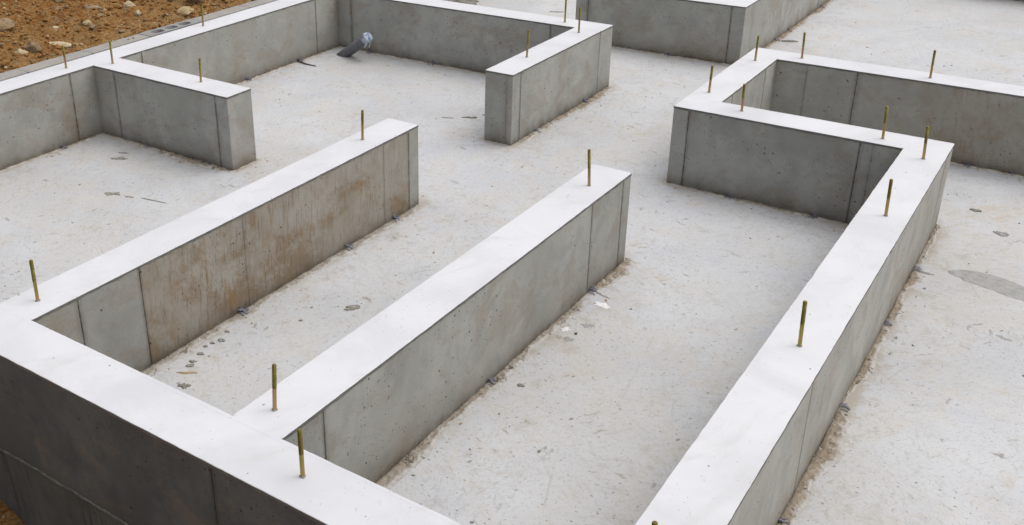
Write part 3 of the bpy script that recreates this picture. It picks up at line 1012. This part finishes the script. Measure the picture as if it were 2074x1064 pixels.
# ---------------------------------------------------------------- block row
def rbox(mb, x0, x1, y0, y1, z0, z1, ch=.003, mi=0):
    V = []
    for z, i in ((z0, 0), (z1-ch, 0), (z1, ch)):
        V += [(x0+i, y0+i, z), (x1-i, y0+i, z), (x1-i, y1-i, z), (x0+i, y1-i, z)]
    F = [(0, 3, 2, 1)]
    for r in range(2):
        for q in range(4):
            F.append((r*4+q, r*4+(q+1) % 4, r*4+4+(q+1) % 4, r*4+4+q))
    F.append((8, 9, 10, 11))
    mb.add(V, F, mi)
BX0, BX1 = -2.106, -2.006
def block_open(y0, y1):
    """hollow block: top face with three rounded cores"""
    mb = MB()
    zt, zb = -.008, -.212
    holes = []
    L = y1-y0
    cores = [(y0+L*(.24+.26*i)) for i in range(3)]
    cx = (BX0+BX1)/2
    # side faces
    V = [(BX0, y0, zb), (BX1, y0, zb), (BX1, y1, zb), (BX0, y1, zb), (BX0, y0, zt), (BX1, y0, zt), (BX1, y1, zt), (BX0, y1, zt)]
    mb.add(V, [(0, 1, 5, 4), (1, 2, 6, 5), (2, 3, 7, 6), (3, 0, 4, 7)])
    # top strips divided at the cores
    cuts = [y0]+[(cores[i]+cores[i+1])/2 for i in range(2)]+[y1]
    n = 24
    for i, cy in enumerate(cores):
        ring = []; low = []
        a, b = .029, .037
        for q in range(n):
            t = 2*math.pi*q/n
            e = 2/3.2
            cx_, sy_ = math.copysign(abs(math.cos(t))**e, math.cos(t)), math.copysign(abs(math.sin(t))**e, math.sin(t))
            ring.append((cx+a*cx_, cy+b*sy_, zt))
            low.append((cx+a*.88*cx_, cy+b*.9*sy_, zt-.030))
        outer = []
        for q in range(n):
            t = 2*math.pi*q/n
            c_, s_ = math.cos(t), math.sin(t)
            m = max(abs(c_), abs(s_))
            yy = s_/m; xx = c_/m
            outer.append((cx+(BX1-BX0)/2*xx, cy+((cuts[i+1]-cy) if yy > 0 else (cy-cuts[i]))*yy, zt))
        V = ring+outer+low
        F = []
        for q in range(n):
            p = (q+1) % n
            F.append((q, n+q, n+p, p))
            F.append((q, p, 2*n+p, 2*n+q))
        mb.add(V, F, 0)
        mb.add(low, [tuple(range(n))], 1)
    return mb
blocks = []
yb = 2.205-.385*5
rndb = random.Random(4)
for i in range(14):
    y0 = yb+.385*i; y1 = y0+.379
    is_open = (i == 5)
    labs = {5: "hollow concrete block with three open cores in the row beside the soil",
            4: "mortar capped concrete block left of the hollow three core block, two pebbles on top",
            6: "mortar capped concrete block right of the hollow three core block",
            3: "mortar capped concrete block two places left of the hollow block, nearest the two rear bolts",
            2: "leftmost visible concrete block at the photo's left edge, grey top",
            7: "mortar capped concrete block reaching the top edge of the photo"}
    ob0 = None
    lab = labs.get(i, "concrete block of the row beside the soil, outside the picture")
    if i in (0, 1) or i > 8:
        lab = "mortar capped concrete block at the far end of the row, hardly seen"
    root = empty("concrete_block", ((BX0+BX1)/2, (y0+y1)/2, -.212), lab, "concrete block", "concrete blocks in a row along the soil")
    org = tuple(root.location)
    if is_open:
        mb = block_open(y0, y1); mb.build("block_shell", [M_BLOCK, M_CORE], root, org)
    else:
        mb = MB(); rbox(mb, BX0, BX1, y0, y1, -.212, -.010, .002)
        mb.build("block_shell", M_BLOCK, root, org)
        # smeared mortar on top, ragged
        mb = MB(); V = []; nn, mm = 24, 9
        for a in range(nn+1):
            for b in range(mm+1):
                yy = y0-.002+(y1-y0+.004)*a/nn
                xx = BX0+.002+(BX1-BX0-.004)*b/mm
                e = min(a, nn-a, 1)*min(b, mm-b, 1)
                V.append((xx+.002*fn(yy*30, xx*30, 2), yy, -.0095+(.0035+.002*fr(xx*30, yy*20, i, 4))*e))
        mb.add(V, grid_faces(nn+1, mm+1, True)); mb.build("mortar_cap", M_GROUT, root, org)
for (x, y, lab) in ((-2.045, 2.085, "brown crumb on the mortar capped block, left one of the pair"), (-2.045, 2.118, "brown crumb on the mortar capped block, right one of the pair")):
    me = rock_mesh("pebble", M_RK_DK, .006, 1, 1, .8, int(y*100), 2)
    ob = bpy.data.objects.new("pebble", me); ob.location = (x, y, -.004); COL.objects.link(ob)
    tag(ob, lab, "pebble", "crumbs on the block row")

# ---------------------------------------------------------------- anchor bolts
BR = .0054
def bolt_meshes():
    n = 16
    th = MB(); V = []; F = []
    z0, z1 = .060, .123
    rows = []
    steps = 84
    for i in range(steps+1):
        z = z0+(z1-z0)*i/steps
        r = BR*(1.0 if i % 2 else .90)
        rows.append((z, r))
    rows.append((z1+.0012, BR*.74))
    for z, r in rows:
        for q in range(n):
            t = 2*math.pi*q/n
            V.append((r*math.cos(t), r*math.sin(t), z))
    for i in range(len(rows)-1):
        for q in range(n):
            p = (q+1) % n
            F.append((i*n+q, i*n+p, i*n+n+p, i*n+n+q))
    F.append(tuple(range((len(rows)-1)*n, len(rows)*n)))
    th.add(V, F)
    sh = MB(); V = []; F = []
    for z, r in ((-.01, BR*.93), (.058, BR*.93), (.0605, BR*.88)):
        for q in range(n):
            t = 2*math.pi*q/n
            V.append((r*math.cos(t), r*math.sin(t), z))
    for i in range(2):
        for q in range(n):
            p = (q+1) % n
            F.append((i*n+q, i*n+p, i*n+n+p, i*n+n+q))
    sh.add(V, F)
    cl = MB(); V = []; F = []
    for z, r in ((-.002, .0080), (.0006, .0072), (.0018, .0060), (.0040, BR*.90)):
        for q in range(n):
            t = 2*math.pi*q/n
            rr = r*(1+.10*math.sin(3*t+r*900)+.07*math.sin(5*t+1)) if z < .005 else r
            V.append((rr*math.cos(t), rr*math.sin(t), z))
    for i in range(3):
        for q in range(n):
            p = (q+1) % n
            F.append((i*n+q, i*n+p, i*n+n+p, i*n+n+q))
    cl.add(V, F)
    return th, sh, cl
BOLTS = [
 (-.072, .076, (.001, .001, .127), "leftmost anchor bolt, at the corner of the front wall and the rust stained stub wall"),
 (.819, .072, (.005, .005, .123), "anchor bolt at the foot of the middle stub wall where it leaves the front wall"),
 (1.026, -.069, (.0, .0, .120), "nearest anchor bolt on the front wall, orange gold shaft, left of bottom centre"),
 (-.084, 1.575, (.003, .002, .121), "lone anchor bolt near the free end of the rusty brown stub wall"),
 (.844, 1.652, (-.007, -.003, .133), "lone anchor bolt near the free end of the middle stub wall"),
 (1.734, .085, (-.003, -.001, .124), "anchor bolt cut off by the bottom edge of the photo, only its tip showing"),
 (1.732, 1.024, (-.004, -.001, .128), "anchor bolt halfway up the wide right wall, well apart from the others"),
 (1.735, 1.953, (-.004, -.001, .126), "anchor bolt on the wide right wall just below its junction with the pit wall"),
 (1.737, 2.535, (-.007, -.001, .124), "anchor bolt at the corner of the wide right wall and the pit"),
 (1.570, 2.671, (-.006, -.001, .130), "anchor bolt on the pit's front wall just left of its corner bolt"),
 (1.022, 2.695, (-.002, -.001, .116), "anchor bolt on the left end of the pit's front wall"),
 (.824, 2.859, (.002, .001, .120), "anchor bolt on the left wall of the pit, nearest its front left corner"),
 (.836, 3.437, (.001, .0, .122), "anchor bolt at the back left corner of the pit"),
 (1.008, 3.595, (-.004, -.001, .125), "reddish anchor bolt on the pit's rear wall near its left end"),
 (1.570, 3.584, (-.003, 0, .127), "anchor bolt on the pit's rear wall toward the right edge of the photo"),
 (-.103, 2.909, (.004, .002, .135), "anchor bolt on the short wall at top centre, nearest its free end"),
 (-.098, 3.457, (.0, .0, .134), "anchor bolt on the short top centre wall just before the outer corner"),
 (-.260, 3.613, (.001, 0, .130), "anchor bolt whose tip is cut by the top edge, on the wall behind the pipe"),
 (-1.163, 1.758, (.003, .003, .112), "anchor bolt near the free end of the short stub wall at the left"),
 (-1.747, 1.731, (.001, .001, .116), "anchor bolt at the root of the short left stub wall"),
 (-1.879, 1.558, (0, 0, .113), "pink shanked anchor bolt on the wall beside the soil, leftmost of the rear bolts"),
 (-1.899, 2.487, (.003, .003, .124), "anchor bolt on the wall beside the soil, next to the hollow block"),
]
th_, sh_, cl_ = bolt_meshes()
proto = None
for i, (x, y, d, lab) in enumerate(BOLTS):
    root = empty("anchor_bolt", (x, y, 0), lab, "anchor bolt", "anchor bolts standing in the wall tops")
    v = Vector(d)
    root.rotation_euler = v.to_track_quat('Z', 'Y').to_euler()
    root.scale = (1, 1, v.length/.1242)
    if proto is None:
        a = th_.build("threaded_end", M_THREAD, root); b = sh_.build("shank", M_SHANK, root); c = cl_.build("mortar_collar", M_COLLAR, root, smooth=True)
        proto = (a, b, c)
    else:
        for p in proto:
            q = p.copy(); COL.objects.link(q); q.parent = root

# ---------------------------------------------------------------- leaning pipe
def frame(ax):
    ax = ax.normalized()
    u = ax.cross(Vector((0, 0, 1))).normalized()
    w = u.cross(ax).normalized()
    return ax, u, w
pb = Vector((-1.654, 3.396, -H_)); pt = Vector((-1.440, 3.367, -.205))
axd, pu, pw = frame(pt-pb)
PR = .031
proot = empty("drain_pipe", tuple(pb), "dark grey plastic pipe leaning out of the slab with its mouth taped shut", "pipe")
def ringpts(c, r, n=32, fu=None):
    return [tuple(c+pu*math.cos(2*math.pi*q/n)*(r*(fu(q) if fu else 1))+pw*math.sin(2*math.pi*q/n)*(r*(fu(q) if fu else 1))) for q in range(n)]
def loft(mb, rings, n=32, mi=0, cap=False):
    V = [p for r in rings for p in r]
    F = []
    for i in range(len(rings)-1):
        for q in range(n):
            p = (q+1) % n
            F.append((i*n+q, i*n+p, i*n+n+p, i*n+n+q))
    if cap: F.append(tuple(range((len(rings)-1)*n, len(rings)*n)))
    mb.add(V, F, mi)
mb = MB()
loft(mb, [ringpts(pb-axd*.06, PR), ringpts(pt, PR), ringpts(pt, PR*.88), ringpts(pt-axd*.08, PR*.88)])
mb.build("pipe_body", M_PIPE, proot, tuple(pb), smooth=True)
# print dashes on the pipe
mb = MB()
rnd = random.Random(3)
t = .03
while t < .17:
    ln = rnd.uniform(.004, .014)
    for (a0, a1) in ((1.75, 1.79),):
        V = []
        for tt in (t, t+ln):
            for aa in (a0, a1+.02):
                V.append(tuple(pb+axd*tt+(pu*math.cos(aa+.9)+pw*math.sin(aa+.9))*(PR+.0004)))
        mb.add(V, [(0, 1, 3, 2)])
    t += ln+rnd.uniform(.003, .008)
mb.build("pipe_print", M_TEXTP, proot, tuple(pb))
# crumpled tape sleeve (torn strips) and taped mouth
mb = MB()
n = 36
rngs = []
for i, (off, r) in enumerate(((-.022, 1.035), (-.012, 1.05), (0.0, 1.04), (.006, 1.0))):
    rngs.append(ringpts(pt+axd*off, PR, n, lambda q, i=i, r=r: r*(1+.035*fn(q*.7, i*1.3, 4))))
V = [p for r in rngs for p in r]; F = []
for i in range(3):
    for q in range(n):
        p = (q+1) % n
        if i < 2 and (q % 12 in (2, 3, 4)): continue
        F.append((i*n+q, i*n+p, i*n+n+p, i*n+n+q))
mb.add(V, F)
sl = mb.build("tape_sleeve", M_TAPE, proot, tuple(pb))
sm = sl.modifiers.new("thickness", 'SOLIDIFY'); sm.thickness = .0012; sm.offset = 1
mb = MB()
dome = []
for (off, r) in ((.001, 1.03), (.010, 1.05), (.016, .98), (.019, .80), (.021, .5), (.0215, .2)):
    dome.append(ringpts(pt+axd*off+pw*.002, PR, 36, lambda q, r=r, off=off: r*(1+.03*fn(q*.5, off*90, 2))))
loft(mb, dome, 36, cap=True)
cap = mb.build("taped_mouth", M_TAPE, proot, tuple(pb), smooth=True)
# loose torn tabs of tape
for (ang, w, l) in ((-.9, .007, .020), (-1.7, .006, .016), (1.3, .007, .014), (2.2, .007, .016)):
    o_ = pt+axd*.004+(pu*math.cos(ang)+pw*math.sin(ang))*PR*1.04
    out_ = (pu*math.cos(ang)+pw*math.sin(ang)); sd = axd.cross(out_)
    ps = [o_, o_+out_*l*.3-axd*.006, o_+out_*l*.55-axd*.016+Vector((0, 0, -.003)), o_+out_*l*.7-axd*.024+Vector((0, 0, -.010))]
    mb = MB(); V = []
    for i_, c_ in enumerate(ps):
        ww = w*(1-.12*i_)
        V += [tuple(c_-sd*ww), tuple(c_+sd*ww)]
    mb.add(V, [(0, 1, 3, 2), (2, 3, 5, 4), (4, 5, 7, 6)])
    tb = mb.build("torn_tape", M_TAPE, proot, tuple(pb))
    sm = tb.modifiers.new("thickness", 'SOLIDIFY'); sm.thickness = .0012
# blue lines printed on the tape
mb = MB()
def blue(points, w=.0016):
    V = []
    for i_, (a_, b_) in enumerate(points):
        rr = math.hypot(a_, b_)
        off = .0222-.010*max(0, rr-.55)**1.3*1.6 if rr > .5 else .0225
        c_ = pt+pw*.002+axd*(off+.0006)+(pu*a_+pw*b_)*PR
        V += [tuple(c_-pu*w*1.5), tuple(c_+pu*w*1.5)]
    mb.add(V, [(2*j, 2*j+1, 2*j+3, 2*j+2) for j in range(len(points)-1)])
blue([(-.10+.22*math.sin(t_*1.5), .85-1.7*t_) for t_ in np.linspace(0, 1, 12)])
blue([(.35+.12*math.sin(t_*3), .62-.3*t_) for t_ in np.linspace(0, 1, 5)], .0024)
blue([(.28, -.25-.25*t_) for t_ in np.linspace(0, 1, 4)], .0030)
blue([(.55-.9*t_, -.68-.12*math.sin(t_*3.1)) for t_ in np.linspace(0, 1, 8)], .0018)
mb.build("blue_tape_print", M_BLUE, proot, tuple(pb))

# ---------------------------------------------------------------- things lying on the slab
def blob(name, mat, x, y, rx, ry, rot, label, cat, group=None, hgt=.0022, seed=1, rough=.45, z=-H_, pts=None):
    """thin irregular splash or lump with its own thickness"""
    mb = MB()
    n = 40
    rings = []
    V = []
    lv = ((1.0, -.0012), (.93, .55), (.75, .9), (.45, 1.0), (.15, .95))
    for f_, hz in lv:
        for q in range(n):
            t = 2*math.pi*q/n
            if pts:
                # distance to a polygon outline along this angle
                rr = poly_r(pts, t)
                px, py = rr*math.cos(t)*rx*f_, rr*math.sin(t)*ry*f_
            else:
                rr = 1+rough*fr(math.cos(t)*1.8+seed*3.1, math.sin(t)*1.8, seed*.7, 4)
                px, py = rr*rx*f_*math.cos(t), rr*ry*f_*math.sin(t)
            X = px*math.cos(rot)-py*math.sin(rot); Y = px*math.sin(rot)+py*math.cos(rot)
            zz = hz if hz < 0 else hgt*hz*(1+.5*fr(px*160, py*160, seed, 3))
            V.append((X, Y, zz))
    F = []
    for i in range(len(lv)-1):
        for q in range(n):
            p = (q+1) % n
            F.append((i*n+q, i*n+p, i*n+n+p, i*n+n+q))
    F.append(tuple(range((len(lv)-1)*n, len(lv)*n)))
    mb.add(V, F)
    ob = mb.build(name, mat)
    ob.location = (x, y, z+.0012)
    tag(ob, label, cat, group)
    return ob
def poly_r(pts, t):
    return 1.0
SM = "mortar smears dried on the slab"
blob("mortar_smear", M_MORT_D, .300, 1.000, .024, .015, .9, "grey hook shaped mortar smear between the two long stub walls", "mortar", SM, .003, 3, .9)
blob("mortar_smear", M_MORT_D, .077, .600, .013, .009, .2, "oval grey mortar drop beside the rusty wall, largest of the line of drops", "mortar", SM, .003, 4)
blob("mortar_smear", M_MORT_D, .066, .572, .008, .006, .4, "small grey mortar drop just below the largest drop of the line", "mortar", SM, .003, 14)
blob("mortar_smear", M_MORT_D, .062, .545, .008, .006, .4, "single round mortar drop in the middle of the line beside the rusty wall", "mortar", SM, .003, 24)
blob("mortar_smear", M_MORT_D, .055, .650, .008, .006, .1, "topmost mortar drop of the line beside the rusty wall", "mortar", SM, .003, 34)
blob("mortar_smear", M_MORT_D, .080, .505, .012, .008, .3, "mortar drop second from the bottom of the line beside the rusty wall", "mortar", SM, .003, 5)
blob("mortar_smear", M_MORT_D, .092, .460, .012, .007, .3, "upper one of two touching mortar drops near the front wall", "mortar", SM, .003, 6)
blob("mortar_smear", M_MORT_D, .102, .440, .014, .009, .9, "lower one of two touching mortar drops near the front wall", "mortar", SM, .003, 7)
blob("soil_smear", M_BROWN, .120, .405, .034, .006, .62, "thin brown soil streak below the mortar drops near the front wall", "smear", None, .001, 8)
blob("mortar_smear", M_MORT_D, .168, .352, .016, .010, .5, "dark crumbly mortar spot nearest the front wall in the left channel", "mortar", SM, .004, 9, .8)
blob("mortar_smear", M_MORT_D, -1.459, 1.468, .036, .014, .55, "lizard shaped mortar smear in the corner left of the short stub wall", "mortar", SM, .003, 10, 1.0)
blob("mortar_smear", M_MORT_D, -1.50, 1.53, .020, .008, .5, "small mortar smear just above the lizard shaped one", "mortar", SM, .002, 41, 1.0)
blob("mortar_smear", M_MORT_D, -1.155, 1.185, .032, .018, .5, "grey crusty mortar patch at the left end of the thin groove", "mortar", SM, .003, 11, .9)
blob("mortar_smear", M_MORT_D, -1.07, 1.20, .022, .005, .4, "thin mortar dash between the crusty patch and the thin groove", "mortar", SM, .002, 44, .6)
blob("mortar_ridge", M_MORT_D, -.955, 1.232, .075, .003, .17, "long thin dark line of mortar on the slab left of the rusty stub wall", "mortar", None, .002, 12, .3)
blob("mortar_smear", M_MORT_D, -.380, 2.850, .030, .010, .35, "dark flaky mortar smear on the open floor left of the short top centre wall", "mortar", SM, .004, 13, 1.0)
blob("mortar_smear", M_MORT_D, -.475, 2.785, .026, .005, .4, "broken mortar dashes left of the dark flaky smear", "mortar", SM, .002, 53, 1.0)
blob("mortar_smear", M_MORT_D, -.335, 2.925, .020, .005, .3, "thin mortar dash right of the dark flaky smear", "mortar", SM, .002, 54, 1.0)
blob("soil_smear", M_MORT_D, 1.903, 3.018, .020, .011, .1, "dark mud lump on the floor right of the wide wall, upper one", "smear", "mud lumps right of the wide wall", .004, 15, .7)
blob("soil_smear", M_PATCH, 2.018, 2.838, .022, .014, .1, "greyish mud lump on the floor right of the wide wall, lower one", "smear", "mud lumps right of the wide wall", .004, 16, .9)
blob("white_splash", M_MORT_W, .992, 1.492, .025, .015, .1, "bright white levelling splash right of the middle wall's end, the upper one", "splash", "white splashes on the slab", .0016, 17, .8)
blob("white_splash", M_MORT_W, .962, 1.283, .018, .012, .6, "white levelling splash right of the middle wall's end, the lower one", "splash", "white splashes on the slab", .0016, 18, .7)
blob("pebble", M_ROD, 1.004, 1.276, .005, .004, 0, "tiny black pebble just right of the lower white splash", "pebble", None, .005, 19, .2)
blob("mortar_smear", M_PATCH, 1.01, 1.345, .022, .012, .7, "pale grey damp smear between the two white splashes", "mortar", SM, .0008, 61, .9)
blob("mortar_smear", M_PATCH, .998, 1.235, .016, .010, .4, "pale grey damp smear below the black pebble", "mortar", SM, .0008, 62, .9)
blob("mortar_smear", M_MORT_D, 1.00, .925, .012, .006, .2, "oval mortar drop on the floor right of the middle wall's strap stub", "mortar", SM, .003, 20)
blob("mortar_chip", M_CHIP, 1.842, 2.345, .030, .007, -.15, "white elongated mortar chip at the foot of the wide right wall", "mortar", None, .005, 21, .4)
blob("mortar_chip", M_CHIP, .965, 1.555, .034, .0045, -.28, "thin whitish mortar sliver beside the strap stub at the middle wall's end", "mortar", None, .004, 22, .3)
blob("mortar_chip", M_MORT_D, .540, 5.15, .05, .012, .5, "flat brown flake of mortar standing out from the foot of the far wall", "mortar", None, .008, 23, .4)
blob("mortar_smear", M_MORT_D, -1.06, 5.07, .040, .012, .5, "thin dark mortar dash on the far floor beyond the wall behind the pipe", "mortar", SM, .002, 71, 1.0)
blob("mortar_heap", M_MORT_D, -1.76, 4.98, .10, .05, .4, "low dark grey mortar heap at the top edge behind the pipe wall", "mortar", None, .016, 72, .8)
# the long grey repair at the right
def repair():
    """poured along a groove: outline given in plan, edges slightly ragged"""
    mb = MB()
    up = [(1.905, 2.405), (1.946, 2.444), (2.0, 2.462), (2.065, 2.457), (2.119, 2.439), (2.18, 2.41), (2.30, 2.36), (2.42, 2.29)]
    lo = [(1.905, 2.395), (1.917, 2.379), (1.96, 2.356), (2.032, 2.336), (2.103, 2.310), (2.17, 2.30), (2.29, 2.27), (2.42, 2.26)]
    def along(p, t):
        f = t*(len(p)-1); i = min(int(f), len(p)-2); u = f-i
        return np.array([p[i][q]+(p[i+1][q]-p[i][q])*u for q in (0, 1)])
    n, m = 80, 12
    V = []
    for i in range(n+1):
        t = i/n
        a = along(up, t); b = along(lo, t)
        a = a+np.array([0, .006*fr(t*18, 3.3, 0, 4)]); b = b+np.array([0, .006*fr(t*18, 7.3, 0, 4)])
        for j in range(m+1):
            u = j/m
            p = b+(a-b)*u
            e = min(1, min(u, 1-u)*14, t*30)
            V.append((p[0], p[1], -H_+(-.001 if e == 0 else .0016+.0004*fn(p[0]*60, p[1]*60))))
    mb.add(V, grid_faces(n+1, m+1, True))
    o = mb.build("repair_patch", M_PATCH)
    tag(o, "long pointed grey mortar repair on the floor at the right edge", "repair patch")
repair()
# offcut rod near the pipe
mb = MB()
pts_ = [Vector((-1.815, 3.150, -H_+.010)), Vector((-1.77, 3.125, -H_+.0075)), Vector((-1.71, 3.115, -H_+.005)), Vector((-1.64, 3.118, -H_+.0035))]
V = []; F = []
for i, p in enumerate(pts_):
    r = (.006, .0048, .0042, .0028)[i]
    for q in range(8):
        t = 2*math.pi*q/8
        V.append((p.x, p.y+r*math.cos(t), p.z+r*math.sin(t)))
for i in range(3):
    for q in range(8):
        F.append((i*8+q, i*8+(q+1) % 8, i*8+8+(q+1) % 8, i*8+8+q))
F += [tuple(range(7, -1, -1)), tuple(range(24, 32))]
mb.add(V, F)
tag(mb.build("rod_offcut", M_ROD, smooth=True), "short dark bent rod lying on the floor left of the leaning pipe", "rod")

# uncountable crumbs along walls and floor
def crumbs():
    mb = MB()
    rnd = random.Random(21)
    cnt = 0
    while cnt < 1500:
        x = rnd.uniform(-1.78, 3.2); y = rnd.uniform(.02, 6.0)
        d = rdist(x, y)
        if d < .006: continue
        keep = math.exp(-(d/.06))*.9+.05+.18*(fn(x*2, y*2, 3) > .2)
        if rnd.random() > keep: continue
        cnt += 1
        r = .0012+.0035*rnd.random()**4
        el = rnd.uniform(1, 2.2); ph = rnd.uniform(0, 3.14)
        V = []
        for (a, b, c) in ((-1, -1, 0), (1, -.8, 0), (.9, 1, 0), (-1, .8, 0), (-.6, -.5, 1), (.5, -.6, .8), (.6, .5, 1), (-.5, .6, .7)):
            px, py = a*r*el*rnd.uniform(.7, 1.2), b*r*rnd.uniform(.7, 1.2)
            V.append((x+px*math.cos(ph)-py*math.sin(ph), y+px*math.sin(ph)+py*math.cos(ph), -H_-.0008+(c*r*.9+.0008 if c else 0)))
        mb.add(V, [(0, 1, 5, 4), (1, 2, 6, 5), (2, 3, 7, 6), (3, 0, 4, 7), (4, 5, 6, 7)], rnd.choice((0, 0, 1, 2)))
    o = mb.build("mortar_crumbs", [M_MORT_D, M_PATCH, M_BROWN])
    tag(o, "scattered mortar crumbs and grit on the pale floor slab", "grit", kind='stuff')
crumbs()
